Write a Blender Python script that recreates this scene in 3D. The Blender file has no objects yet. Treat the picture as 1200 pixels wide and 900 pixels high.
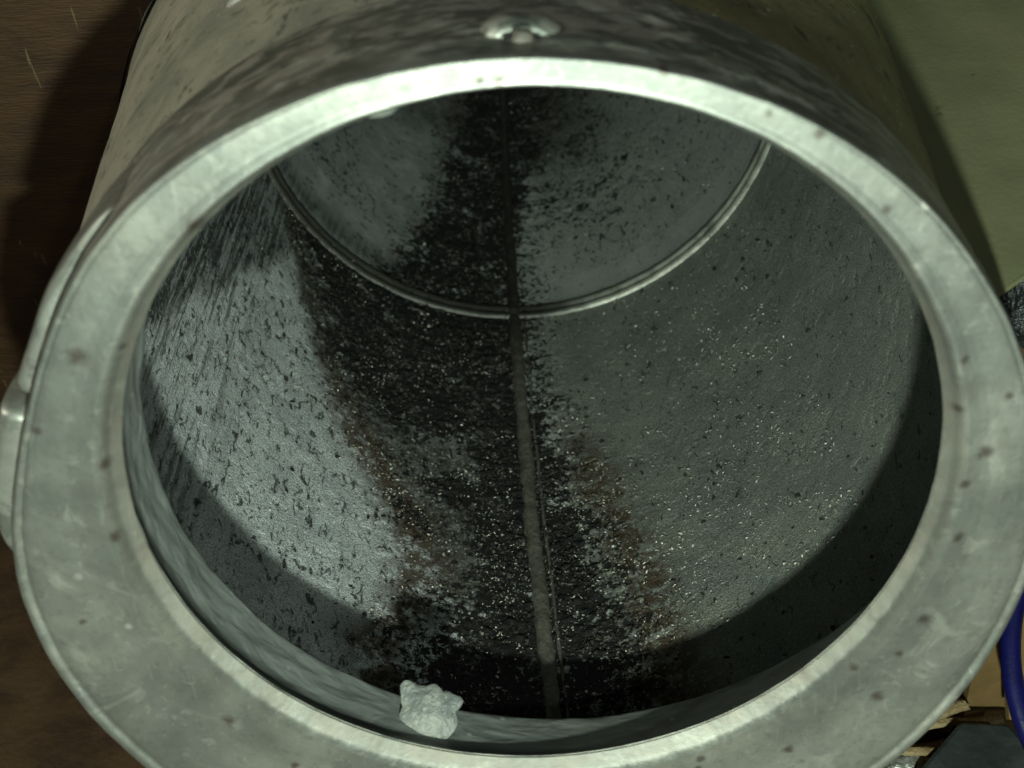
import bpy, math, random
import numpy as np
from mathutils import Vector, Matrix

# ------------------------------------------------------------------ scene, camera, light
U = 0.07            # one unit of the drawing below = radius of the mouth = 7 cm
H0 = 2.15           # height of the cylinder axis over the bench, in units
random.seed(3)
rng = np.random.default_rng(7)
scene = bpy.context.scene
col = scene.collection


def W(x, y, z):
    """drawing frame (x right, y up, z out of the mouth) -> world metres"""
    return Vector((x * U, -z * U, (y + H0) * U))


def rot_vec(w):
    w = np.array(w, float)
    t = np.linalg.norm(w)
    k = w / t
    K = np.array([[0, -k[2], k[1]], [k[2], 0, -k[0]], [-k[1], k[0], 0]])
    return np.eye(3) + math.sin(t) * K + (1 - math.cos(t)) * K @ K


R = rot_vec((-.569, -.009, -.035))
T = np.array([[1, 0, 0], [0, 0, -1], [0, 1, 0]])
M = T @ R
cam_d = bpy.data.cameras.new('camera')
cam = bpy.data.objects.new('camera', cam_d)
col.objects.link(cam)
m4 = Matrix([list(M[0]) + [0], list(M[1]) + [0], list(M[2]) + [0], [0, 0, 0, 1]])
m4.translation = W(-.042, 2.005, 2.69)
cam.matrix_world = m4
cam_d.sensor_width = 36
cam_d.lens = 48
cam_d.clip_start = 0.01
cam_d.clip_end = 50
cam_d.dof.use_dof = True
cam_d.dof.focus_distance = 4.75 * U
cam_d.dof.aperture_fstop = 24
scene.camera = cam

world = bpy.data.worlds.new('World')
scene.world = world
world.use_nodes = True
bg = world.node_tree.nodes['Background']
bg.inputs[0].default_value = (1.0, .95, .72, 1)
bg.inputs[1].default_value = 0.012

ld = bpy.data.lights.new('torch_light', 'POINT')
ld.energy = 5.8
ld.shadow_soft_size = 0.005
ld.color = (.86, 1.0, .87)
lo = bpy.data.objects.new('torch_light', ld)
lo.location = W(.06, 1.02, 3.85)
col.objects.link(lo)

ld2 = bpy.data.lights.new('room_light', 'AREA')
ld2.shape = 'DISK'
ld2.size = 0.035
ld2.energy = 1.1
ld2.color = (.86, 1.0, .95)
lo2 = bpy.data.objects.new('room_light', ld2)
d2 = np.array([.42, .73, 1.0])
d2 = d2 / np.linalg.norm(d2)
lp = np.array([.0, .0, -.4]) + d2 * 14
lo2.location = W(*lp)
dirw = W(0, 0, -.4) - W(*lp)
lo2.rotation_euler = dirw.to_track_quat('-Z', 'Y').to_euler()
col.objects.link(lo2)

ld3 = bpy.data.lights.new('fill_light', 'AREA')  # added fill from the upper left for casing and boards, spares the bore
ld3.shape = 'DISK'
ld3.size = 0.25
ld3.energy = 2.9
ld3.color = (1.0, .98, .82)
lo3 = bpy.data.objects.new('fill_light', ld3)
lo3.location = W(-13, 9, .8)
lo3.rotation_euler = (W(0, 0, -1) - W(-13, 9, .8)).to_track_quat('-Z', 'Y').to_euler()
col.objects.link(lo3)

scene.view_settings.view_transform = 'Standard'
scene.view_settings.look = 'None'
scene.view_settings.exposure = 0.0
scene.view_settings.gamma = 1.0
scene.render.engine = 'CYCLES'
scene.cycles.max_bounces = 6

# ------------------------------------------------------------------ helpers


def tag(o, label=None, cat=None, kind=None, group=None):
    if label: o['label'] = label
    if cat: o['category'] = cat
    if kind: o['kind'] = kind
    if group: o['group'] = group
    return o


def empty(name, loc=(0, 0, 0)):
    o = bpy.data.objects.new(name, None)
    col.objects.link(o)
    o.location = loc
    return o


def link(name, me, mat, parent=None, smooth=True):
    o = bpy.data.objects.new(name, me)
    if mat: me.materials.append(mat)
    me.polygons.foreach_set('use_smooth', [smooth] * len(me.polygons))
    col.objects.link(o)
    if parent:
        o.parent = parent
        o.matrix_parent_inverse = Matrix.Translation(-parent.location)
    return o


def to_world(P):
    P = np.asarray(P, float)
    return np.stack([P[:, 0] * U, -P[:, 2] * U, (P[:, 1] + H0) * U], 1)


def mesh_np(name, P, F, attrs=None, world=True):
    """P: n x 3 in drawing units, F: list/array of quads or tris"""
    me = bpy.data.meshes.new(name)
    V = to_world(P) if world else np.asarray(P, float)
    F = np.asarray(F)
    k = F.shape[1]
    me.vertices.add(len(V)); me.vertices.foreach_set('co', V.astype(np.float32).ravel())
    me.loops.add(F.size); me.loops.foreach_set('vertex_index', F.astype(np.int32).ravel())
    me.polygons.add(len(F))
    me.polygons.foreach_set('loop_start', np.arange(0, F.size, k, dtype=np.int32))
    me.polygons.foreach_set('loop_total', np.full(len(F), k, dtype=np.int32))
    for n, a in (attrs or {}).items():
        at = me.attributes.new(n, 'FLOAT', 'POINT')
        at.data.foreach_set('value', a.astype(np.float32))
    me.update(calc_edges=True)
    me.validate()
    return me


def grid_faces(na, nb, wrap_b=True, flip=False):
    i = np.arange(na - 1)[:, None]
    j = np.arange(nb if wrap_b else nb - 1)[None]
    j2 = (j + 1) % nb
    a = i * nb + j; b = i * nb + j2; c = (i + 1) * nb + j2; d = (i + 1) * nb + j
    F = np.stack([a, b, c, d], -1).reshape(-1, 4)
    return F[:, ::-1] if flip else F


def hash2(i, j, seed):
    h = (i.astype(np.int64) * 374761393 + j.astype(np.int64) * 668265263 + seed * 974711) & 0xffffffff
    h = ((h ^ (h >> 13)) * 1274126177) & 0xffffffff
    return ((h ^ (h >> 16)) & 0xffff) / 65535.0


def vnoise(u, v, seed=0):
    i = np.floor(u); j = np.floor(v)
    fu = u - i; fv = v - j
    fu = fu * fu * (3 - 2 * fu); fv = fv * fv * (3 - 2 * fv)
    a = hash2(i, j, seed); b = hash2(i + 1, j, seed); c = hash2(i, j + 1, seed); d = hash2(i + 1, j + 1, seed)
    return (a * (1 - fu) + b * fu) * (1 - fv) + (c * (1 - fu) + d * fu) * fv


def fbm(u, v, seed=0, oct=4):
    s = 0; a = 1; t = 0
    for k in range(oct):
        s = s + a * vnoise(u * 2**k + 13.7 * k, v * 2**k - 7.1 * k, seed + k); t += a; a *= .55
    return s / t


def smooth(a, b, x):
    t = np.clip((x - a) / (b - a), 0, 1)
    return t * t * (3 - 2 * t)


class NT:
    """tiny node helper"""
    def __init__(s, name):
        s.m = bpy.data.materials.new(name)
        s.m.use_nodes = True
        s.t = s.m.node_tree
        s.b = s.t.nodes['Principled BSDF']
        tc = s.t.nodes.new('ShaderNodeTexCoord')
        mp = s.t.nodes.new('ShaderNodeMapping')
        mp.inputs['Scale'].default_value = (1 / U, 1 / U, 1 / U)
        s.t.links.new(tc.outputs['Object'], mp.inputs['Vector'])
        s.co = mp.outputs[0]

    def put(s, sock, v):
        if isinstance(v, bpy.types.NodeSocket): s.t.links.new(v, sock)
        elif isinstance(v, (tuple, list)) and len(v) == 3 and sock.type == 'RGBA': sock.default_value = (*v, 1)
        else: sock.default_value = v

    def scale(s, vec):
        n = s.t.nodes.new('ShaderNodeMapping'); n.inputs['Scale'].default_value = vec
        s.t.links.new(s.co, n.inputs['Vector']); return n.outputs[0]

    def noise(s, sc, det=4, rough=.55, co=None, dist=0., out=0):
        n = s.t.nodes.new('ShaderNodeTexNoise')
        s.put(n.inputs['Vector'], co or s.co)
        n.inputs['Scale'].default_value = sc; n.inputs['Detail'].default_value = det
        n.inputs['Roughness'].default_value = rough; n.inputs['Distortion'].default_value = dist
        return n.outputs[out]

    def voro(s, sc, feat='F1', co=None, out=0, rnd=1.):
        n = s.t.nodes.new('ShaderNodeTexVoronoi'); n.feature = feat
        s.put(n.inputs['Vector'], co or s.co); n.inputs['Scale'].default_value = sc
        n.inputs['Randomness'].default_value = rnd
        return n.outputs[out]

    def ramp(s, x, a, b, lo=0., hi=1., interp='SMOOTHSTEP'):
        n = s.t.nodes.new('ShaderNodeMapRange'); n.interpolation_type = interp
        s.put(n.inputs[0], x); s.put(n.inputs[1], a); s.put(n.inputs[2], b)
        s.put(n.inputs[3], lo); s.put(n.inputs[4], hi)
        return n.outputs[0]

    def math(s, op, a, b=0., c=0., clamp=False):
        n = s.t.nodes.new('ShaderNodeMath'); n.operation = op; n.use_clamp = clamp
        s.put(n.inputs[0], a); s.put(n.inputs[1], b); s.put(n.inputs[2], c)
        return n.outputs[0]

    def mix(s, f, a, b):
        n = s.t.nodes.new('ShaderNodeMix'); n.data_type = 'RGBA'
        s.put(n.inputs[0], f); s.put(n.inputs[6], a); s.put(n.inputs[7], b)
        return n.outputs[2]

    def attr(s, name):
        n = s.t.nodes.new('ShaderNodeAttribute'); n.attribute_name = name
        return n.outputs['Fac']

    def bump(s, h, strength=1., dist=.001, normal=None):
        n = s.t.nodes.new('ShaderNodeBump')
        s.put(n.inputs['Height'], h); n.inputs['Strength'].default_value = strength
        n.inputs['Distance'].default_value = dist
        if normal: s.put(n.inputs['Normal'], normal)
        return n.outputs[0]

    def done(s, color=None, rough=None, metal=None, normal=None, spec=None):
        if color is not None: s.put(s.b.inputs['Base Color'], color)
        if rough is not None: s.put(s.b.inputs['Roughness'], rough)
        if metal is not None: s.put(s.b.inputs['Metallic'], metal)
        if normal is not None: s.put(s.b.inputs['Normal'], normal)
        if spec is not None: s.put(s.b.inputs['Specular IOR Level'], spec)
        return s.m


# ------------------------------------------------------------------ materials
def mat_flange():
    n = NT('worn_aluminium')
    big = n.noise(2.3, 4, .6, dist=.5)
    mid = n.noise(9, 5, .62, dist=.3)
    fine = n.noise(60, 4, .6)
    c = n.mix(n.ramp(big, .35, .68), (.25, .27, .24), (.40, .415, .36))
    c = n.mix(n.ramp(mid, .52, .72, 0, .55), c, (.25, .265, .25))
    c = n.mix(n.ramp(n.noise(5.3, 5, .6, dist=.8), .57, .72, 0, .5), c, (.66, .67, .58))
    c = n.mix(n.ramp(n.noise(38, 5, .7), .50, .66, 0, .32), c, (.16, .165, .15))
    c = n.mix(n.ramp(n.noise(17, 6, .72, dist=1.), .56, .66, 0, .35), c, (.60, .60, .52))
    sg = n.noise(55, 3, .6, co=n.scale((1, 1, .12)))
    c = n.mix(n.ramp(sg, .62, .70, 0, .14), c, (.68, .70, .64))
    # little pale nicks
    c = n.mix(n.math('MULTIPLY', n.ramp(n.voro(9), .10, .17, 1, 0), n.ramp(n.noise(3), .5, .6)), c, (.75, .76, .68))
    # small dark specks, few
    vd = n.voro(7.3, co=n.mix(.02, n.co, n.noise(30, 2, out=1)))
    c = n.mix(n.math('MULTIPLY', n.ramp(vd, .045, .12, .75, 0), n.ramp(n.noise(2.1, 1), .45, .55)), c, (.10, .085, .075))
    # stains set by hand
    st = n.math('ADD', n.attr('stain'), n.math('MULTIPLY', n.math('SUBTRACT', n.noise(45, 3), .5), .9))
    c = n.mix(n.ramp(st, .25, 1.15, 0, .85), c, (.11, .09, .075))
    # undercut shade painted into the groove under the lip, tan bloom on the bevel
    c = n.mix(n.math('MULTIPLY', n.attr('groove'), .85), c, (.035, .036, .03))
    c = n.mix(n.math('MULTIPLY', n.attr('bevel'), n.ramp(n.noise(8, 4, .6), .3, .7, .25, .8)), c, (.30, .275, .225))
    # side: dull and rubbed, with pale chips
    sd = n.attr('side')
    chips = n.ramp(n.noise(6, 6, .72, co=n.scale((1, 2.6, 1)), dist=.9), .48, .54)
    sc = n.mix(n.ramp(n.noise(3.1, 3), .4, .6), (.26, .29, .24), (.44, .47, .40))
    sc = n.mix(n.math('MULTIPLY', chips, .8), sc, (.80, .80, .70))
    c = n.mix(sd, c, sc)
    h = n.math('ADD', n.math('MULTIPLY', mid, .3), n.math('MULTIPLY', fine, .12))
    nb = n.bump(h, .35, .0009)
    rg = n.math('SUBTRACT', n.ramp(mid, .3, .7, .43, .54), n.math('SUBTRACT', n.math('MULTIPLY', n.attr('lip'), .24), n.math('MULTIPLY', n.attr('bevel'), .02)))
    return n.done(c, rg, .74, nb)


def mat_neck():
    n = NT('machined_neck')
    a = n.noise(7, 5, .6, co=n.scale((1, 2.5, 1)), dist=.6)
    c = n.mix(n.ramp(a, .35, .7), (.19, .21, .195), (.28, .30, .275))
    c = n.mix(n.ramp(n.voro(11), .04, .12, .8, 0), c, (.5, .52, .48))
    c = n.mix(n.math('MULTIPLY', n.attr('groove'), .9), c, (.03, .032, .027))  # shade of the undercut painted dark into the neck colour
    return n.done(c, .5, .35, n.bump(a, .4, .0015))


def mat_bore():
    n = NT('pitted_bore_metal')
    co = n.co
    dirt = n.attr('dirt'); wear = n.attr('smooth'); brown = n.attr('brown'); olive = n.attr('olive')
    hi = n.noise(75, 5, .72)
    hi2 = n.noise(150, 3, .7)
    cr = n.voro(60, 'DISTANCE_TO_EDGE', co=n.mix(.035, co, n.noise(18, 3, out=1)))
    cell = n.voro(60, 'F1', out=1)
    sep = n.t.nodes.new('ShaderNodeSeparateColor'); n.put(sep.inputs[0], cell)
    cellv = sep.outputs[0]
    # metal with patchy oxide
    film = n.attr('film'); shade_grime = n.attr('shade_grime')
    keep = n.math('SUBTRACT', 1.0, wear, clamp=True)
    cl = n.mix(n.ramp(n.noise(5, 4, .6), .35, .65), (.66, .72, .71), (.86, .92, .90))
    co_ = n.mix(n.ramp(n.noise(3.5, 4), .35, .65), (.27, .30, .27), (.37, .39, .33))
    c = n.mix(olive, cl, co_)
    c = n.mix(n.math('MULTIPLY', film, n.ramp(n.noise(11, 5, .65), .3, .6, .75, 1.)), c, (.075, .075, .06))
    # streaks along the axis on the steep left side
    st = n.noise(34, 5, .7, co=n.scale((1, .06, 1)))
    c = n.mix(n.math('MULTIPLY', n.attr('streak'), n.ramp(st, .42, .50, .75, 0)), c, (.10, .105, .105))
    c = n.mix(n.math('MULTIPLY', n.attr('streak'), n.ramp(st, .56, .60)), c, (.88, .92, .95))
    c = n.mix(n.math('MULTIPLY', shade_grime, n.ramp(st, .42, .60, 1, .55)), c, (.05, .052, .05))  # painted lip shadow and the dirt before the ring, broken by streaks
    # fine mottling
    c = n.mix(n.math('MULTIPLY', n.ramp(hi, .52, .62, 0, .55), keep), c, n.mix(olive, (.80, .82, .78), (.36, .37, .30)))
    c = n.mix(n.math('MULTIPLY', n.ramp(hi2, .50, .58, 0, .6), keep), c, (.085, .085, .08))
    # pits: black elongated holes
    pn = n.noise(30, 5, .70, dist=.8, co=n.scale((1, .5, 1)))
    pits = n.ramp(pn, n.math('SUBTRACT', .61, n.math('MULTIPLY', n.math('SUBTRACT', 1., olive), .075)), .64, 0, 1)
    c = n.mix(n.math('MULTIPLY', n.math('MULTIPLY', pits, .9), keep), c, (.018, .018, .016))
    # round black pits in the filmed part
    rp = n.voro(17)
    c = n.mix(n.math('MULTIPLY', n.math('MULTIPLY', n.ramp(rp, .20, .26, .95, 0), film), n.ramp(n.noise(6, 2), .4, .5)), c, (.012, .012, .010))
    # brown film around the black crust
    c = n.mix(n.math('MULTIPLY', brown, n.ramp(n.noise(16, 6, .75), .37, .54, .08, .92)), c, (.078, .048, .024))
    # crust
    dn = n.math('ADD', n.math('MULTIPLY', dirt, .92), n.math('MULTIPLY', n.math('SUBTRACT', n.noise(34, 6, .75), .5), 3.0))
    dn = n.math('ADD', dn, n.math('MULTIPLY', n.math('SUBTRACT', n.noise(7, 3, .6), .5), 1.5))
    df = n.ramp(dn, .55, .69)
    c = n.mix(df, c, n.mix(n.ramp(hi, .5, .7), (.006, .0055, .0045), (.022, .019, .014)))
    # glints painted into the colour, shaped as bright scales
    gl = n.math('MULTIPLY', n.ramp(cellv, .86, .87), n.math('MULTIPLY', n.ramp(n.voro(60), .24, .28, 1, 0), n.ramp(n.voro(60), .14, .18, .25, 1)))
    gl = n.math('MULTIPLY', gl, n.math('MULTIPLY', keep, n.ramp(n.noise(4, 2), .35, .6)))
    c = n.mix(gl, c, (.62, .62, .52))
    h = n.math('ADD', n.math('MULTIPLY', hi, .6), n.math('MULTIPLY', n.ramp(cr, 0, .12), .16))
    h = n.math('SUBTRACT', h, n.math('MULTIPLY', pits, .35))
    h = n.math('ADD', h, n.math('MULTIPLY', hi2, .3))
    h = n.math('MULTIPLY', h, n.math('ADD', .12, n.math('MULTIPLY', keep, .88)))
    nb = n.bump(h, 1.0, .0006)
    met = n.math('MULTIPLY', n.math('SUBTRACT', 1., df, clamp=True), .28)
    rough = n.math('ADD', n.ramp(hi, .3, .7, .34, .55), n.math('MULTIPLY', df, .25))
    return n.done(c, rough, met, nb, .4)


def mat_simple(name, c1, c2, sc=6, rough=.6, metal=0., bump=.4, bd=.001, stretch=None, thr=(.35, .65), det=5):
    n = NT(name)
    co = n.scale(stretch) if stretch else n.co
    a = n.noise(sc, det, .6, co=co, dist=.4)
    f = n.noise(sc * 7, 3, .6, co=co)
    c = n.mix(n.ramp(a, *thr), c1, c2)
    return n.done(c, rough, metal, n.bump(n.math('ADD', a, n.math('MULTIPLY', f, .4)), bump, bd))


def mat_body():
    n = NT('grimy_painted_casing')
    a = n.noise(4, 5, .62, dist=.5)
    pat = n.attr('patina')
    cl = n.mix(n.ramp(a, .35, .65), (.40, .42, .34), (.62, .62, .48))
    crt = n.mix(n.ramp(a, .35, .65), (.23, .21, .11), (.33, .30, .155))
    c = n.mix(pat, cl, crt)
    vd = n.voro(22)
    wh = n.math('MULTIPLY', n.ramp(vd, .10, .15, 1, 0), n.ramp(n.noise(5.7, 3), .50, .56))
    cl = cl
    c = n.mix(wh, c, (.72, .72, .62))
    c = n.mix(n.ramp(n.noise(14, 6, .75, dist=.6), .54, .64, 0, .55), c, (.13, .135, .11))
    c = n.mix(n.ramp(n.noise(9, 6, .75, dist=1.), .60, .66, 0, .5), c, (.58, .58, .48))
    dk = n.ramp(n.noise(6, 4, .65, co=n.scale((2.2, 1, 1))), .60, .68, 0, .7)
    c = n.mix(dk, c, (.05, .055, .045))
    return n.done(c, .5, .15, n.bump(n.math('ADD', a, n.math('MULTIPLY', n.noise(50, 3), .25)), .5, .0014))


M_flange = mat_flange(); M_neck = mat_neck(); M_bore = mat_bore(); M_body = mat_body()
_n = NT('dull_weld_bead')
_a = _n.noise(14, 5, .65); _b = _n.noise(60, 4, .7)
M_rib = _n.done(_n.mix(_n.math('ADD', _n.attr('dirt'), _n.math('MULTIPLY', _n.math('SUBTRACT', _n.noise(20, 5, .7), .5), .8), clamp=True),
                _n.mix(_n.ramp(_n.math('ADD', _n.math('MULTIPLY', _a, .5), _n.math('MULTIPLY', _b, .5)), .4, .6), (.085, .080, .062), (.16, .152, .122)), (.018, .016, .013)),
                .55, .25, _n.bump(_n.math('ADD', _a, _n.math('MULTIPLY', _b, .5)), .7, .0008))
M_tip = mat_simple('bare_metal_ring', (.22, .225, .20), (.50, .51, .45), 9, .4, .5, .5, .0008)
nr_ = NT('bare_metal_ring')
_a = nr_.noise(12, 5, .65)
M_ring = nr_.done(nr_.mix(nr_.math('MULTIPLY', nr_.attr('bare'), nr_.ramp(_a, .3, .6, .35, 1.)), (.045, .045, .038), (.46, .47, .40)), .45, .4, nr_.bump(_a, .6, .0008))
M_crust = mat_simple('black_crust', (.006, .0055, .0045), (.03, .025, .017), 30, .6, 0, 1, .0006)
M_scale = mat_simple('pale_scale', (.28, .28, .23), (.55, .55, .46), 30, .4, .3, .5, .0005)
M_putty = mat_simple('pale_putty', (.13, .145, .135), (.27, .285, .245), 9, .45, 0, .8, .0016)
M_white = mat_simple('white_drip', (.66, .68, .60), (.80, .80, .72), 12, .4, 0, .4, .001)
M_dark = mat_simple('dark_opening', (.010, .010, .008), (.02, .02, .016), 20, .7, 0)

# ------------------------------------------------------------------ the casing
CO = np.array([-.03, -.26])      # centre of the outer circle
BC = np.array([.012, -.15])      # centre of the bore
BR = 1.225
RT = .085                        # taper of the rear bore per unit of depth


def r_out(z):
    return np.where(z > -.5, 1.33, 1.32 + (-.5 - z) * .122)


def limit(P, gap=.05):
    """keep the inside walls inside the casing"""
    P = P.copy()
    q = P[:, :2] - CO
    d = np.hypot(q[:, 0], q[:, 1])
    lim = np.minimum(1.32, r_out(P[:, 2])) * 1.0 - gap + np.maximum(0, -.5 - P[:, 2]) * .1
    s = np.minimum(1, lim / d)
    P[:, :2] = CO + q * s[:, None]
    return P


def loft(prof, n):
    """prof: list of (cx, cy, r, z) -> points"""
    t = np.linspace(0, 2 * np.pi, n, endpoint=False)
    prof = np.array(prof)
    x = prof[:, 0:1] + prof[:, 2:3] * np.cos(t)
    y = prof[:, 1:2] + prof[:, 2:3] * np.sin(t)
    z = prof[:, 3:4] + 0 * t
    return np.stack([x, y, z], -1).reshape(-1, 3)


def resample(keys, n):
    keys = np.array(keys, float)
    L = np.r_[0, np.cumsum(np.hypot(np.diff(keys[:, 2]) + .3 * np.diff(keys[:, 0]), np.diff(keys[:, 3])) + .002)]
    s = np.linspace(0, L[-1], n)
    return np.stack([np.interp(s, L, keys[:, k]) for k in range(keys.shape[1])], 1)


casing = empty('metal_cylinder', W(0, -2.1, -1))
tag(casing, 'wide open-mouthed cast metal cylinder with thick pale rim and black crust inside', 'metal cylinder')

# flange: bevel, face, outer edge, side
keys = []
for s, z, fl in [(0, -.03, 0), (.03, -.022, 0), (.07, -.011, 0), (.10, -.002, 0), (.13, .006, 0), (.16, .010, 0), (.20, .010, 0), (.25, .007, 0), (.32, .003, 0), (.4, 0, 0),
              (.55, 0, 0), (.7, -.001, 0), (.80, -.003, 0), (.85, -.006, 0), (.87, -.013, 0), (.888, -.013, 0), (.91, -.007, 0), (.94, -.008, 0), (.965, -.016, 0), (.985, -.032, .15),
              (.996, -.055, .5), (1, -.085, .9)]:
    keys.append((CO[0] * s, CO[1] * s, 1 + .33 * s, z, fl))
for z, r in [(-.11, 1.332), (-.2, 1.334), (-.35, 1.338), (-.46, 1.342), (-.49, 1.338), (-.505, 1.32), (-.51, 1.28)]:
    keys.append((CO[0], CO[1], r, z, 1.))
pr = resample(keys, 150)
NA = 1100
P = loft(pr[:, :4], NA)
sfr = (pr[:, 2] - 1) / .33
ang = np.arctan2(P[:, 1], P[:, 0])
lo_n = fbm(ang * 9 + 40, P[:, 2] * 9, 5, 3) - .5
mid_n = fbm(P[:, 0] * 14 + 50, P[:, 1] * 14 + P[:, 2] * 14 + 50, 9, 4) - .5
edge = np.repeat(smooth(.0, .06, np.abs(np.arange(150) / 149. - .05)), NA)
P[:, 2] += mid_n * .0018
aco = np.degrees(np.arctan2(P[:, 1] - CO[1], P[:, 0] - CO[0])) % 360
dent = 1 - .040 * np.exp(-((aco - 158) / 20)**2) - .012 * np.exp(-((aco - 20) / 25)**2)
wz = smooth(.5, 1, np.repeat(np.clip(sfr, 0, 1), NA))
P[:, :2] = CO + (P[:, :2] - CO) * (1 + (dent - 1) * wz)[:, None]
thick = np.hypot(CO[0] + .33 * np.cos(np.tile(np.linspace(0, 2 * np.pi, NA, endpoint=False), 150)), CO[1] + .33 * np.sin(np.tile(np.linspace(0, 2 * np.pi, NA, endpoint=False), 150)))
sfv = np.repeat(sfr, NA)
P[:, 2] = np.where((sfv > .3) & (P[:, 2] > -.0145), P[:, 2] * np.clip((thick - .1) / .3, 0, 1), P[:, 2])
P[:, 2] = np.where((sfv < .3) & (P[:, 2] > 0), P[:, 2] * np.clip(thick / .4, .1, 1), P[:, 2])
q = P[:, :2] - CO
sidef = np.repeat(pr[:, 4], NA)
P[:, :2] += q * (lo_n * .008 * sidef + mid_n * .004 * sidef)[:, None]
# a nick in the lip and slightly wavy inner edge
P[:, :2] *= (1 + (fbm(ang * 14 + 90, 0 * ang + 3, 2, 3) - .5) * .0035 * (1 - sidef))[:, None]
stain = np.zeros(len(P))
for sx, sy, rr in [(-1.04, .40, .034), (-.90, .37, .022), (-.72, .72, .040), (-.05, 1.02, .020), (-.09, 1.025, .013), (.29, 1.03, .018),
                   (1.0, .62, .028), (1.085, .46, .026), (1.10, .04, .032), (1.06, -.05, .022), (1.07, -.22, .024), (1.01, .17, .02), (1.02, -.5, .03),
                   (.93, -.78, .03), (.85, -.66, .02), (.70, -.98, .026), (.97, -.62, .018), (-1.03, .10, .026), (-1.05, -.12, .024), (-.93, .42, .016),
                   (.62, .88, .02), (.78, .70, .018), (.51, .93, .016), (-.86, -.78, .03), (-.7, -.97, .022), (1.13, .2, .02), (-1.18, .2, .02)]:
    d = np.hypot(P[:, 0] - sx, P[:, 1] - sy)
    stain = np.maximum(stain, np.clip(1.25 - d / rr, 0, 1.2) * (P[:, 2] > -.1))
bev = np.repeat((1 - smooth(.05, .11, sfr)) * (pr[:, 4] < .05), NA)
me = mesh_np('flange', P, grid_faces(150, NA), {'stain': stain, 'side': np.clip(sidef, 0, 1), 'groove': 0 * stain, 'bevel': bev, 'lip': np.repeat(smooth(.07, .10, sfr) * (1 - smooth(.14, .19, sfr)), NA)})
link('flange', me, M_flange, casing)

# neck: underside of the lip, groove, smooth band
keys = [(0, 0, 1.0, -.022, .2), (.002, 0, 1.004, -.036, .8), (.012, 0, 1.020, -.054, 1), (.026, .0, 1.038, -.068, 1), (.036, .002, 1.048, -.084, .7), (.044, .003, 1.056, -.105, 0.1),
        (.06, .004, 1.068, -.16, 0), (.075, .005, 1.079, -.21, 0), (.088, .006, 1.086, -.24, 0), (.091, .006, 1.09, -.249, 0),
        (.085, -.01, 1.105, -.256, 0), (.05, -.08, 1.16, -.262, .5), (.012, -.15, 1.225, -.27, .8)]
pr = resample(keys, 60)
P = limit(loft(pr[:, :4], 700), .045)
q = P[:, :2] / np.hypot(P[:, 0], P[:, 1])[:, None]
wv = fbm(np.arctan2(P[:, 1], P[:, 0]) * 7 + 30, P[:, 2] * 20, 3, 4) - .5
P[:, :2] += q * (wv * .012 * np.repeat(smooth(0, .25, np.linspace(0, 1, 60)), 700))[:, None]
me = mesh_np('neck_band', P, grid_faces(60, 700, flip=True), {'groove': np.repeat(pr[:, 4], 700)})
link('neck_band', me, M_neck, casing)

# bore -------------------------------------------------------------
ZL = np.array([-6.09, -4.95, -4.05, -3.46, -3.25, -3.23, -3.0, -2.67, -2.39, -2.1, -1.79, -1.56, -1.27, -.97, -.75, -.5])
FL = np.array([-19., -22, -27, -33, -36, -63, -57, -49, -46, -39, -31, -23, -19, -21, -27, -21])
ZR = np.array([-5.88, -5.09, -4.44, -3.94, -3.58, -3.22, -2.73, -2.29, -1.82, -1.46, -1.14, -.86, -.48])
FR = np.array([16., 11, 7, 4, 2, 3, 4.5, 7, 11, 15, 18, 19, 21])


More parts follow.
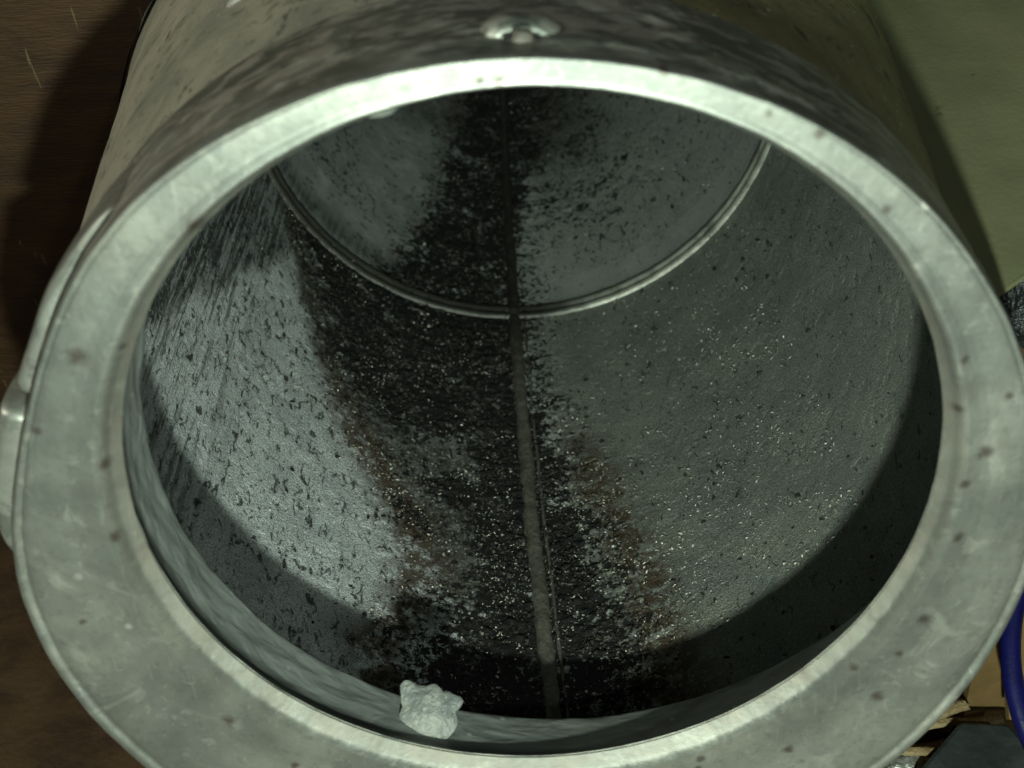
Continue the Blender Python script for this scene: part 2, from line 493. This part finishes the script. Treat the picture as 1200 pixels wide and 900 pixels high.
def bore_attrs(phi, z):
    """phi in degrees from the lowest line, z in units"""
    L = np.interp(z, ZL, FL); Rr = np.interp(z, ZR, FR)
    arc = math.radians(1) * BR
    dl = (phi - L) * arc; dr = (Rr - phi) * arc
    wl = np.where(z < -2.3, .20, .36)
    fade_l = smooth(-1, 1, dl / wl); fade_r = smooth(-1, 1, dr / .22)
    d = fade_l * fade_r
    # the left half is patchier between the bare wall and the core of the crust
    u = phi * arc
    core = smooth(-.42, -.22, u) * 0 + 1
    patch = fbm(u * 4 + 20, z * 4 + 60, 11, 3)
    thin = smooth(-.16, -.30, u) * smooth(-2.25, -2.0, z) * smooth(-1.0, -1.2, z)
    d = d * (1 - thin * (.62 - .75 * smooth(.38, .62, patch)))
    # scattered spots well outside on the right in the rear part
    rear = smooth(-3.3, -4.2, z) * smooth(60, 20, phi) * smooth(-2, 4, phi)
    d = np.maximum(d, rear * .50)
    s = np.minimum(dl, dr)
    brown = np.exp(-((np.minimum(dl, dr) + .03) / .13)**2) * smooth(-2.4, -1.8, z) + .35 * np.exp(-(np.minimum(dl, dr) / .06)**2)
    sm = np.where((z < -3.23) & (z > -3.72) & (phi < -20), smooth(-3.75, -3.62, z + .15 * (patch - .5)), 0)
    sm = np.maximum(sm, smooth(-3.5, -4.2, z) * smooth(-20, -30, phi) * smooth(-55, -42, phi) * .9)
    sm = np.maximum(sm, np.where((z < -3.23) & (z > -3.5) & (phi > 10), .5, 0))
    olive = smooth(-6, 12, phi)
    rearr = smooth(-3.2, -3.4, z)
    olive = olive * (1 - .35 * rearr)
    FB = np.interp(z, [-3.2, -3.0, -2.39, -2.1, -1.79, -1.6, -1.35, -1.1, -.8], [-66, -60, -49, -40, -32, -26, -20, -15, -13])
    film = smooth(FB - 3, FB + 2, phi + 5 * (patch - .5)) * smooth(3, -3, phi) * (1 - rearr)
    film = np.maximum(film, rearr * np.maximum(.62 * smooth(5, -5, phi), smooth(-4.2, -5.2, z) * smooth(45, 15, phi) * .95))
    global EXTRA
    line = -1.0 - (phi + 91) * .057  # edge of the lip's shadow, painted as darkening on the upper left wall
    shade_grime = smooth(line + .12, line - .12, z + .22 * (fbm(u * 14, z * 1.2 + 9, 77, 3) - .5)) * smooth(-40, -60, phi) * (1 - rearr)
    shade_grime = np.maximum(shade_grime, .8 * np.exp(-((z + 3.22 + .16) / .12)**2) * smooth(-15, -30, phi))
    streak = smooth(-55, -72, phi) * (1 - rearr)
    EXTRA = {'film': film, 'shade_grime': np.clip(shade_grime, 0, 1), 'streak': streak}
    return np.clip(d, 0, 1), np.clip(sm, 0, 1), np.clip(brown, 0, 1), olive


def bore_section(z0, z1, radius, nz, nphi, name, seed):
    t = np.linspace(-np.pi, np.pi, nphi, endpoint=False)
    # finer toward the bottom and sides, coarse overhead
    z = np.linspace(z0, z1, nz)
    Zg, Tg = np.meshgrid(z, t, indexing='ij')
    phi = np.degrees(Tg).ravel(); zz = Zg.ravel(); tt = Tg.ravel()
    d, sm, br, ol = bore_attrs(phi, zz)
    ex = EXTRA
    u = tt * BR
    rough = (fbm(u * 22 + 100, zz * 22 + 100, seed, 4) - .5)
    pit = smooth(.60, .74, fbm(u * 30 + 200, zz * 18 + 200, seed + 5, 3))
    lump = np.maximum(0, fbm(u * 34 + 300, zz * 34 + 300, seed + 9, 3) - .5)
    wavy = fbm(u * 1.5 + 400, zz * 1.5 + 400, seed + 12, 2) - .5
    endf = smooth(z0, z0 - .06, zz) * smooth(z1, z1 + .04, zz)
    disp = (rough * .003 * (1 - sm) - pit * .003 * (1 - sm) * (1 - d) + lump * .045 * d) * endf + wavy * .012 * endf
    r = radius - disp - np.maximum(0, -3.28 - zz) * RT
    P = np.stack([BC[0] + r * np.sin(tt), BC[1] - r * np.cos(tt), zz], 1)
    P = limit(P, .05)
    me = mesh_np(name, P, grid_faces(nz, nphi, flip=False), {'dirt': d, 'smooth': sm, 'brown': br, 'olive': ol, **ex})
    return link(name, me, M_bore, casing)


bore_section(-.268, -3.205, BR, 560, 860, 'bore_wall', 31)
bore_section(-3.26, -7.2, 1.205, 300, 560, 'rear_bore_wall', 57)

# joint ring between the two bores: twin low ridges
t = np.linspace(0, 2 * np.pi, 500, endpoint=False)
keys = [(BC[0], BC[1], 1.24, -3.19), (BC[0], BC[1], 1.214, -3.195), (BC[0], BC[1], 1.203, -3.205), (BC[0], BC[1], 1.203, -3.222), (BC[0], BC[1], 1.213, -3.229), (BC[0], BC[1], 1.213, -3.234),
        (BC[0], BC[1], 1.196, -3.240), (BC[0], BC[1], 1.192, -3.262), (BC[0], BC[1], 1.2, -3.272), (BC[0], BC[1], 1.22, -3.28)]
P = limit(loft(keys, 500), .06)
P[:, :2] += (fbm(np.arctan2(P[:, 1], P[:, 0]) * 30 + 70, P[:, 2] * 60, 4, 3)[:, None] - .5) * .006
link('joint_ring', mesh_np('joint_ring', P, grid_faces(len(keys), 500, flip=True),
     {'bare': (lambda ph: smooth(4, 22, ph) * smooth(95, 60, ph) + .06 * smooth(-12, -22, ph) * (.4 + fbm(ph * .2 + 50, ph * 0, 3, 2)))(np.degrees(np.arctan2(P[:, 0] - BC[0], -(P[:, 1] - BC[1]))))}), M_ring, casing)

# blind end
P = np.concatenate([loft([(BC[0], BC[1], r, -7.15 - .02 * math.cos(r * 3))], 96) for r in (1.24, .9, .6, .3, .02)])
link('end_wall', mesh_np('end_wall', P, grid_faces(5, 96, flip=True), {'dirt': np.full(len(P), .6), 'smooth': np.zeros(len(P)), 'brown': np.zeros(len(P)), 'olive': np.zeros(len(P))}), M_bore, casing)

# seam: a flat bead along the lowest line with a thin second bead beside it
ZS = np.array([-5.68, -5.0, -3.87, -2.97, -2.24, -1.64, -1.13, -.86, -.51, -.27])
FS = np.array([-3.35, -3.2, -2.42, -1.58, -.89, -.17, .74, 1.2, 1.9, 2.2])


def bead(name, off, half, high, z0, z1, nz, parent, seed):
    zs = np.linspace(z0, z1, nz)
    w = np.linspace(-1, 1, 13)
    Z, Wd = np.meshgrid(zs, w, indexing='ij')
    Z = Z.ravel(); Wd = Wd.ravel()
    c = np.interp(Z, ZS, FS) * math.radians(1) * BR + off
    hf = half * (1 + .22 * (fbm(Z * 9, 0 * Z, seed, 3) - .5))
    c = c + .006 * (fbm(Z * 6, 0 * Z + 5, seed + 3, 2) - .5)
    prof = np.clip(1 - np.abs(Wd)**3.2, 0, 1)
    hh = high * prof * (1 + .22 * (fbm(Z * 30, Wd * 2 + 9, seed + 6, 3) - .5)) - .012
    u = c + hf * Wd
    th = u / BR
    r = BR - hh - np.where(Z < -3.22, .02, 0) - np.maximum(0, -3.28 - Z) * RT
    P = np.stack([BC[0] + r * np.sin(th), BC[1] - r * np.cos(th), Z], 1)
    return link(name, mesh_np(name, P, grid_faces(nz, 13, wrap_b=False, flip=False), {'dirt': .9 * smooth(-2.5, -3.3, Z)}), M_rib, parent)


bead('seam_bead', 0, .036, .034, -.27, -7.1, 700, casing, 3)
bead('seam_edge', .048, .009, .020, -.27, -3.18, 500, casing, 8)

# tapering casing behind the flange
zs = np.r_[np.linspace(-.47, -.6, 6), np.linspace(-.7, -4.2, 80), np.linspace(-4.22, -4.6, 12), np.linspace(-4.7, -7.3, 24)]
keys = [(CO[0] + .03 * smooth(-.5, -2, z), CO[1], float((1.32 + (-.5 - z) * .122 if z >= -4.2 else 1.36 + .411 * (1 - smooth(-4.2, -4.6, z))) - (.02 if z > -.49 else 0)), z) for z in zs]
P = loft(keys, 640)
an = np.arctan2(P[:, 1] - CO[1], P[:, 0] - CO[0])
q = P[:, :2] - CO
P[:, :2] += q * ((fbm(an * 6 + 30, P[:, 2] * 5 + 30, 21, 4) - .5) * .010)[:, None]
pat = smooth(-.15, .35, P[:, 0] + .25 * (fbm(P[:, 0] * 4 + 9, P[:, 2] * 4 + 9, 33, 3) - .5))
link('casing_shell', mesh_np('casing_shell', P, grid_faces(len(keys), 640), {'patina': pat}), M_body, casing)
P = np.concatenate([loft([(CO[0] + .03, CO[1], r, -7.3)], 96) for r in (1.36, .8, .02)])
link('back_cover', mesh_np('back_cover', P, grid_faces(3, 96), {'patina': np.ones(len(P))}), M_body, casing)


# clamp band: two raised pieces on the left of the flange with a gap between
def lug(a0, a1, name, rp, seed, taper0, taper1):
    na = 90
    a = np.radians(np.linspace(a0, a1, na))
    f = np.linspace(0, 1, na)
    prof = [(-.08, -.01), (-.075, .55), (-.09, .85), (-.13, 1.), (-.2, 1.04), (-.3, 1.0), (-.39, .9), (-.43, .6), (-.44, -.01)]
    rows = []
    for i in range(na):
        e = min(1, f[i] / taper0) if taper0 else 1
        e2 = min(1, (1 - f[i]) / taper1) if taper1 else 1
        k = math.sqrt(max(0, 1 - (1 - e)**2)) * math.sqrt(max(0, 1 - (1 - e2)**2))
        for z, h in prof:
            zz = -.26 + (z + .26) * (.75 + .25 * k)
            dn_ = 1 - .040 * math.exp(-((math.degrees(a[i]) - 158) / 20)**2)
            r = 1.325 * dn_ + rp * h * k + .002 * math.sin(i * .15 + seed)
            rows.append((CO[0] + r * math.cos(a[i]), CO[1] + r * math.sin(a[i]), zz))
    P = np.array(rows)
    n = len(P)
    att = {'stain': np.zeros(n), 'side': np.full(n, .35), 'groove': np.zeros(n), 'bevel': np.zeros(n)}
    return link(name, mesh_np(name, P, grid_faces(na, len(prof), wrap_b=False, flip=False), att), M_flange, casing)


lug(132, 157, 'clamp_band', .050, 1, .95, .06)
lug(159, 181, 'clamp_band', .078, 2, .06, .6)

# boss with a hole on top of the flange side
def boss():
    na, nr = 40, 12
    cx, cz = .0, -.185
    rows = []
    for i in range(nr):
        f = i / (nr - 1)
        for j in range(na):
            a = 2 * math.pi * j / na
            rx = .092 * f; rz = .088 * f
            x = cx + rx * math.cos(a); z = cz + rz * math.sin(a)
            if z > -.13: z = -.13 + (z + .13) * .25
            y0 = CO[1] + math.sqrt(1.333**2 - (x - CO[0])**2)
            y = y0 + .034 * (1 - f**3.2) - .004
            rows.append((x, y, z))
    P = np.array(rows)
    F = grid_faces(nr, na)
    n = len(P)
    o = link('screw_boss', mesh_np('screw_boss', P, F, {'stain': np.zeros(n), 'side': np.full(n, .75), 'groove': np.zeros(n), 'bevel': np.zeros(n)}), M_flange, casing)
    # dark slot-like opening at its foot
    rows = []
    for f, h in ((0, .012), (.5, .011), (.85, .008), (1, 0.0)):
        for j in range(32):
            a = 2 * math.pi * j / 32
            x = cx + .045 * f * math.cos(a); z = -.104 + .018 * f * math.sin(a)
            rows.append((x, CO[1] + math.sqrt(1.333**2 - (x - CO[0])**2) + h - .001, z))
    h_ = link('screw_hole', mesh_np('screw_hole', rows, grid_faces(4, 32)), M_dark, o)
    rows = []
    for f, h in ((0, .024), (.5, .023), (.85, .019), (1, 0.0)):
        for j in range(24):
            a = 2 * math.pi * j / 24
            x = cx + .002 + .024 * f * math.cos(a); z = -.094 + .012 * f * math.sin(a)
            rows.append((x, CO[1] + math.sqrt(1.333**2 - (x - CO[0])**2) + h, z))
    link('screw_tip', mesh_np('screw_tip', rows, grid_faces(4, 24)), M_rib, o)


boss()


# ------------------------------------------------------------------ loose crust in the bore (uncountable)
def flakes(name, n, mat, label, cat, smin, smax, mode, seed):
    g = np.random.default_rng(seed)
    z = g.uniform(-5.8, -.45, n * 8)
    # nearer part denser
    phi = g.uniform(-70, 60, n * 8)
    d, sm, br, ol = bore_attrs(phi, z)
    u = phi * math.radians(1) * BR
    clump = fbm(u * 7 + 500, z * 7 + 500, seed, 3)
    if mode == 'crust': pr_ = d**1.5 * smooth(.45, .62, clump) + .012 * (1 - sm)
    else: pr_ = (.6 * d + .7 * br + .62 * smooth(-10, 25, phi) + .12) * smooth(.28, .72, clump) * (1 - sm) * (.25 + .75 * smooth(-4, -1.2, z))
    sel = np.where(g.uniform(0, 1, n * 8) < pr_)[0][:n]
    z = z[sel]; phi = phi[sel]
    n = len(z)
    th = np.radians(phi)
    rad = np.where(z < -3.22, 1.205, BR) - np.maximum(0, -3.28 - z) * RT
    C = np.stack([BC[0] + (rad - .004) * np.sin(th), BC[1] - (rad - .004) * np.cos(th), z], 1)
    N = np.stack([-np.sin(th), np.cos(th), 0 * th], 1)
    A = np.stack([np.cos(th), np.sin(th), 0 * th], 1)
    B = np.stack([0 * th, 0 * th, 1 + 0 * th], 1)
    size = g.uniform(0, 1, n)**(2.5 if mode == 'crust' else 4.5) * (smax - smin) + smin
    K = 6
    verts = np.zeros((n, K + 1, 3))
    rotp = g.uniform(0, 6.28, n)
    asp = g.uniform(.35, 1, n) if mode == 'crust' else g.uniform(.12, .7, n)
    tilt = g.normal(0, .35, (n, 2))
    for k in range(K):
        a = 2 * math.pi * k / K + g.uniform(-.35, .35, n)
        rr = size * g.uniform(.6, 1.2, n)
        x = rr * np.cos(a); y = rr * np.sin(a) * asp
        xr = x * np.cos(rotp) - y * np.sin(rotp); yr = x * np.sin(rotp) + y * np.cos(rotp)
        hgt = xr * tilt[:, 0] + yr * tilt[:, 1]
        verts[:, k] = C + A * xr[:, None] + B * yr[:, None] + N * (hgt + size * .15)[:, None]
    verts[:, K] = C + N * (size * g.uniform(.35, .95, n))[:, None]
    base = (np.arange(n) * (K + 1))[:, None]
    F = np.concatenate([np.concatenate([base + k, base + (k + 1) % K, base + K], 1) for k in range(K)])
    P = limit(verts.reshape(-1, 3), .055)
    o = link(name, mesh_np(name, P, F), mat, None, smooth=False)
    return tag(o, label, cat, 'stuff')


flakes('black_crumbs', 9000, M_crust, 'black crumbs caked along the bottom of the bore', 'crumbs', .003, .015, 'crust', 5)
flakes('pale_scale_flecks', 22000, M_scale, 'tiny pale glinting flecks scattered over the crusted bore wall', 'flecks', .0012, .0085, 'scale', 6)


# ------------------------------------------------------------------ dried putty on the lip, drips
def blob(name, centre, normal, up, outline, thick, mat, label, cat, rimh=.35, seed=1, dome=.6):
    """closed flake: outline = list of (angle deg, radius)"""
    nrm = Vector(normal).normalized(); upv = Vector(up); upv = (upv - nrm * upv.dot(nrm)).normalized(); rt = upv.cross(nrm)
    oa = np.array([o[0] for o in outline], float); orr = np.array([o[1] for o in outline], float)
    na, nr = 96, 16
    root = W(*centre)
    rows = []
    for side in (1, -1):
        for i in range(nr):
            f = i / (nr - 1)
            for j in range(na):
                a = 360 * j / na
                rad = np.interp(a, np.r_[oa, oa[0] + 360], np.r_[orr, orr[0]])
                rad *= 1 + .10 * (float(fbm(np.array([j * .35]), np.array([seed * 3.]), seed, 3)[0]) - .5)
                x = rad * f * math.cos(math.radians(a)); y = rad * f * math.sin(math.radians(a))
                rr = math.hypot(x, y) / (thick * 2.1)
                edge_ = math.sqrt(max(0, 1 - f**4))
                h = thick * (.35 + dome * math.exp(-rr**2 * .7) + rimh * math.exp(-((rr - 1.15) / .3)**2)) * edge_
                h += thick * .22 * (float(fbm(np.array([x * 40 + 9]), np.array([y * 40 + 9]), seed + 4, 3)[0]) - .5) * edge_
                if side < 0: h = -thick * .3 * edge_
                v = (rt * x + upv * y + nrm * h)
                rows.append((v.x * U, -v.z * U, v.y * U))
    F1 = grid_faces(nr, na); F2 = grid_faces(nr, na, flip=True) + nr * na
    me = mesh_np(name, rows, np.concatenate([F1, F2]), world=False)
    o = link(name, me, mat)
    o.location = root
    return tag(o, label, cat)


view = R[:, 2]
blob('putty_lump', (-.325, -.945, -.158), (.05, .72, .69), (0, .69, -.72),
     [(0, .080), (8, .094), (17, .108), (26, .102), (36, .088), (55, .074), (75, .082), (95, .076), (110, .084), (120, .108), (129, .118), (137, .112), (148, .094), (165, .078), (185, .084), (203, .090), (216, .098), (228, .092), (245, .082), (270, .078), (292, .084), (308, .092), (322, .094), (335, .090)],
     .020, M_putty, 'small grey-white lump of dried putty stuck inside the lower edge of the rim', 'putty', .15, 3, .75)
blob('resin_drip', (-.315, .945, -.075), (0, -.55, .8), (0, .8, .55), [(0, .05), (40, .034), (90, .025), (140, .036), (180, .055), (230, .036), (270, .028), (310, .034)],
     .014, M_putty, 'small glassy drip hanging under the upper left of the rim', 'drip', .1, 5)
blob('paint_chip', (-.745, .915, -1.0), (-.5, .85, .15), (0, .1, -.99), [(0, .045), (60, .03), (120, .026), (180, .048), (240, .03), (300, .028)],
     .014, M_white, 'white paint chip lying on the casing at the top left', 'paint chip', .1, 7)


# ------------------------------------------------------------------ surroundings
def slab(name, pts, thick_vec, mat, sub=1, parent=None, bev=.0):
    """prism from a polygon (drawing units) and an extrusion vector"""
    P = [tuple(p) for p in pts] + [tuple(np.array(p) + np.array(thick_vec)) for p in pts]
    n = len(pts)
    me = bpy.data.meshes.new(name)
    V = [tuple(W(*p)) for p in P]
    F = [tuple(range(n))[::-1], tuple(range(n, 2 * n))] + [(i, (i + 1) % n, n + (i + 1) % n, n + i) for i in range(n)]
    me.from_pydata(V, [], F)
    import bmesh
    bm = bmesh.new(); bm.from_mesh(me)
    bmesh.ops.recalc_face_normals(bm, faces=bm.faces)
    if bev: bmesh.ops.bevel(bm, geom=list(bm.edges), offset=bev * U, segments=2, affect='EDGES', profile=.5)
    bm.to_mesh(me); bm.free()
    return link(name, me, mat, parent, smooth=False)


def mat_wood():
    n = NT('brown_board')
    a = n.noise(3, 6, .65, co=n.scale((1, 1, 3)), dist=1.0)
    b = n.noise(16, 5, .7, co=n.scale((1, 1, 7)))
    c = n.mix(n.ramp(a, .35, .65), (.034, .014, .003), (.056, .025, .005))
    c = n.mix(n.ramp(b, .5, .7, 0, .5), c, (.04, .015, .004))
    sc = n.ramp(n.noise(5, 2, .5, co=n.scale((6, 1, .7)), dist=.6), .70, .72, 0, .5)
    c = n.mix(sc, c, (.22, .16, .07))
    return n.done(c, .55, 0, n.bump(n.math('ADD', a, b), .5, .0015))


def mat_olive():
    n = NT('olive_board')
    a = n.noise(2.2, 5, .6)
    c = n.mix(n.ramp(a, .35, .65), (.13, .135, .065), (.17, .175, .088))
    c = n.mix(n.ramp(n.noise(9, 5, .7, dist=1.2), .64, .70, 0, .6), c, (.055, .055, .022))
    return n.done(c, .75, 0, n.bump(n.noise(60, 4, .65), .2, .0006))


M_wood = mat_wood(); M_olive = mat_olive()
M_floor = mat_simple('dark_bench_top', (.030, .015, .006), (.062, .034, .014), 4, .6, 0, .5, .0015)
M_card = mat_simple('cardboard', (.13, .08, .024), (.17, .105, .034), 8, .8, 0, .3, .001)
M_card2 = mat_simple('crumpled_kraft', (.20, .14, .06), (.32, .24, .12), 8, .7, 0, .8, .002)
M_grey = mat_simple('dark_grey_plastic', (.028, .036, .036), (.05, .062, .06), 7, .45, 0, .4, .001)
M_blue = mat_simple('blue_hose_plastic', (.003, .004, .045), (.005, .006, .07), 6, .35, 0, .2, .001)
M_bag = mat_simple('black_plastic_bag', (.010, .013, .013), (.03, .036, .034), 5, .3, 0, 1, .004)

fl = slab('bench_top', [(-14, -2.15, 6), (14, -2.15, 6), (14, -2.15, -16), (-14, -2.15, -16)], (0, -.5, 0), M_floor)
tag(fl, kind='structure')

# brown board on the left, leaning behind the casing
def board_z(y): return -1.75 - (1.9 - y) * .25
arc = []
for a in range(245, 105, -7):
    rr_ = 1.31 + .122 * (-.5 - board_z(CO[1] + 1.5 * math.sin(math.radians(a))))
    yy = CO[1] + rr_ * math.sin(math.radians(a))
    if yy > -2.1: arc.append((CO[0] + rr_ * math.cos(math.radians(a)), yy, board_z(yy)))
wb = slab('wooden_board', [(-.75, 1.9, board_z(1.9)), (-7, 1.9, board_z(1.9)), (-7, -2.14, board_z(-2.14)), (-.75, -2.14, board_z(-2.14))] + arc, (0, .02, -.12), M_wood)
tag(wb, 'dark brown scratched wooden board left of the cylinder', 'board')
# olive board on the right, lying at the height of the mouth
ob = slab('olive_shelf_board', [(1.17, .30, -.30), (2.3, .52, -1.14), (5, .98, -3.3), (5, 2.75, -7.0), (1.30, 1.83, -7.0), (1.02, .76, -2.2), (1.10, .47, -1.0)], (0, -.02, -.005), M_olive)
tag(ob, 'olive green stained board right of the cylinder', 'board')


def crumple(name, c, r, mat, label, cat, seed, squash=(1, 1, 1)):
    import bmesh
    bm = bmesh.new()
    bmesh.ops.create_icosphere(bm, subdivisions=4, radius=1)
    for v in bm.verts:
        p = v.co
        from mathutils import noise
        k = 1 + .35 * noise.noise(p * 1.7 + Vector((seed, 0, 0))) + .22 * abs(noise.noise(p * 4 + Vector((0, seed, 0)))) + .08 * noise.noise(p * 9)
        v.co = Vector((p.x * squash[0], p.y * squash[2], p.z * squash[1])) * k * r * U
    me = bpy.data.meshes.new(name); bm.to_mesh(me); bm.free()
    o = link(name, me, mat, smooth=False)
    o.location = W(*c)
    return tag(o, label, cat)


crumple('plastic_bag', (1.93, -.12, -1.25), .36, M_bag, 'crumpled black plastic bag beside the right of the rim', 'plastic bag', 2.2, (1, 1, .8))

# cardboard box at the lower right
box = empty('cardboard_box', W(2.3, -2.15, -2.2))
tag(box, 'brown cardboard box on the bench at the lower right', 'box')
slab('side_wall', [(1.66, -2.14, -1.05), (3.3, -2.14, -1.05), (3.3, -1.25, -1.05), (1.66, -1.25, -1.05)], (0, 0, -.05), M_card, parent=box, bev=.006)
slab('side_wall', [(1.60, -2.14, -1.10), (1.60, -2.14, -3.2), (1.60, -1.25, -3.2), (1.60, -1.25, -1.10)], (.05, 0, 0), M_card, parent=box, bev=.006)
slab('side_wall', [(1.66, -2.14, -3.2), (3.3, -2.14, -3.2), (3.3, -1.25, -3.2), (1.66, -1.25, -3.2)], (0, 0, -.05), M_card, parent=box, bev=.006)
slab('flap', [(1.66, -1.24, -1.03), (3.3, -1.24, -1.03), (3.25, -1.75, -.80), (1.70, -1.75, -.80)], (0, .03, .03), M_card, parent=box, bev=.006)
slab('bottom_panel', [(1.66, -2.12, -1.12), (3.28, -2.12, -1.12), (3.28, -2.12, -3.18), (1.66, -2.12, -3.18)], (0, .03, 0), M_card, parent=box)

# strips of kraft paper
for i, (x, z, a, L, w) in enumerate([(1.50, -.86, .1, .50, .035), (1.46, -.80, -.12, .5, .028), (1.55, -.94, .03, .42, .026), (1.42, -.95, .25, .45, .032), (1.52, -.74, -.22, .45, .026)]):
    na = 14
    rows = []
    for k in range(na):
        f = k / (na - 1) - .5
        px = x + f * L * math.cos(a); pz = z - f * L * math.sin(a)
        y = -1.95 + .008 * math.sin(k * .9 + i) + .022 * i
        for s_, h in ((-1, 0), (-.3, .007), (.3, .005), (1, 0), (.3, -.005), (-.3, -.005)):
            rows.append((px + s_ * w * math.sin(a), y + h, pz + s_ * w * math.cos(a)))
    o = link('paper_strip', mesh_np('paper_strip', rows, grid_faces(na, 6)), M_card2)
    names = ['uppermost long strip of tan kraft paper at the lower right', 'tan kraft strip lying lowest beside the grey cap', 'tan kraft strip nearest the cardboard box',
             'tan kraft strip slanting furthest left under the rim', 'short tan kraft strip crossing the others in front']
    tag(o, names[i], 'paper strip', group='kraft paper strips by the box')

# blue hose loop
hose_w = .036
rows = []
nt, ns = 160, 14
for i in range(nt):
    t_ = 2 * math.pi * i / nt
    cx, cz = 2.15, -.68
    zz_ = cz + .51 * math.sin(t_)
    c = np.array([cx + .51 * math.cos(t_), -1.22 - (zz_ + 1.0) * .7, zz_])
    rad = np.array([math.cos(t_), .0, math.sin(t_)])
    for j in range(ns):
        a = 2 * math.pi * j / ns
        rows.append(c + rad * hose_w * math.cos(a) + np.array([0, 1, 0]) * hose_w * math.sin(a))
F = grid_faces(nt, ns)
F = np.concatenate([F, np.array([[(nt - 1) * ns + j, (nt - 1) * ns + (j + 1) % ns, (j + 1) % ns, j] for j in range(ns)])])
tag(link('blue_hose', mesh_np('blue_hose', rows, F), M_blue), 'dark blue plastic hose coiled at the right edge by the box', 'hose')

# dark grey plastic cover at the bottom right
g = slab('plastic_cover', [(1.33, -1.9, -.62), (1.56, -1.9, -.86), (1.74, -1.9, -.84), (1.86, -1.9, -.45), (1.6, -1.9, -.25), (1.35, -1.9, -.35)], (0, .09, 0), M_grey, bev=.02)
tag(g, 'dark grey plastic cover lying at the bottom right corner', 'cover')
crumple('foil_scrap', (1.36, -1.93, -.74), .07, M_tip, 'small crinkled scrap of silvery foil left of the grey plastic cover', 'foil', 4.4, (1.2, .6, 1))
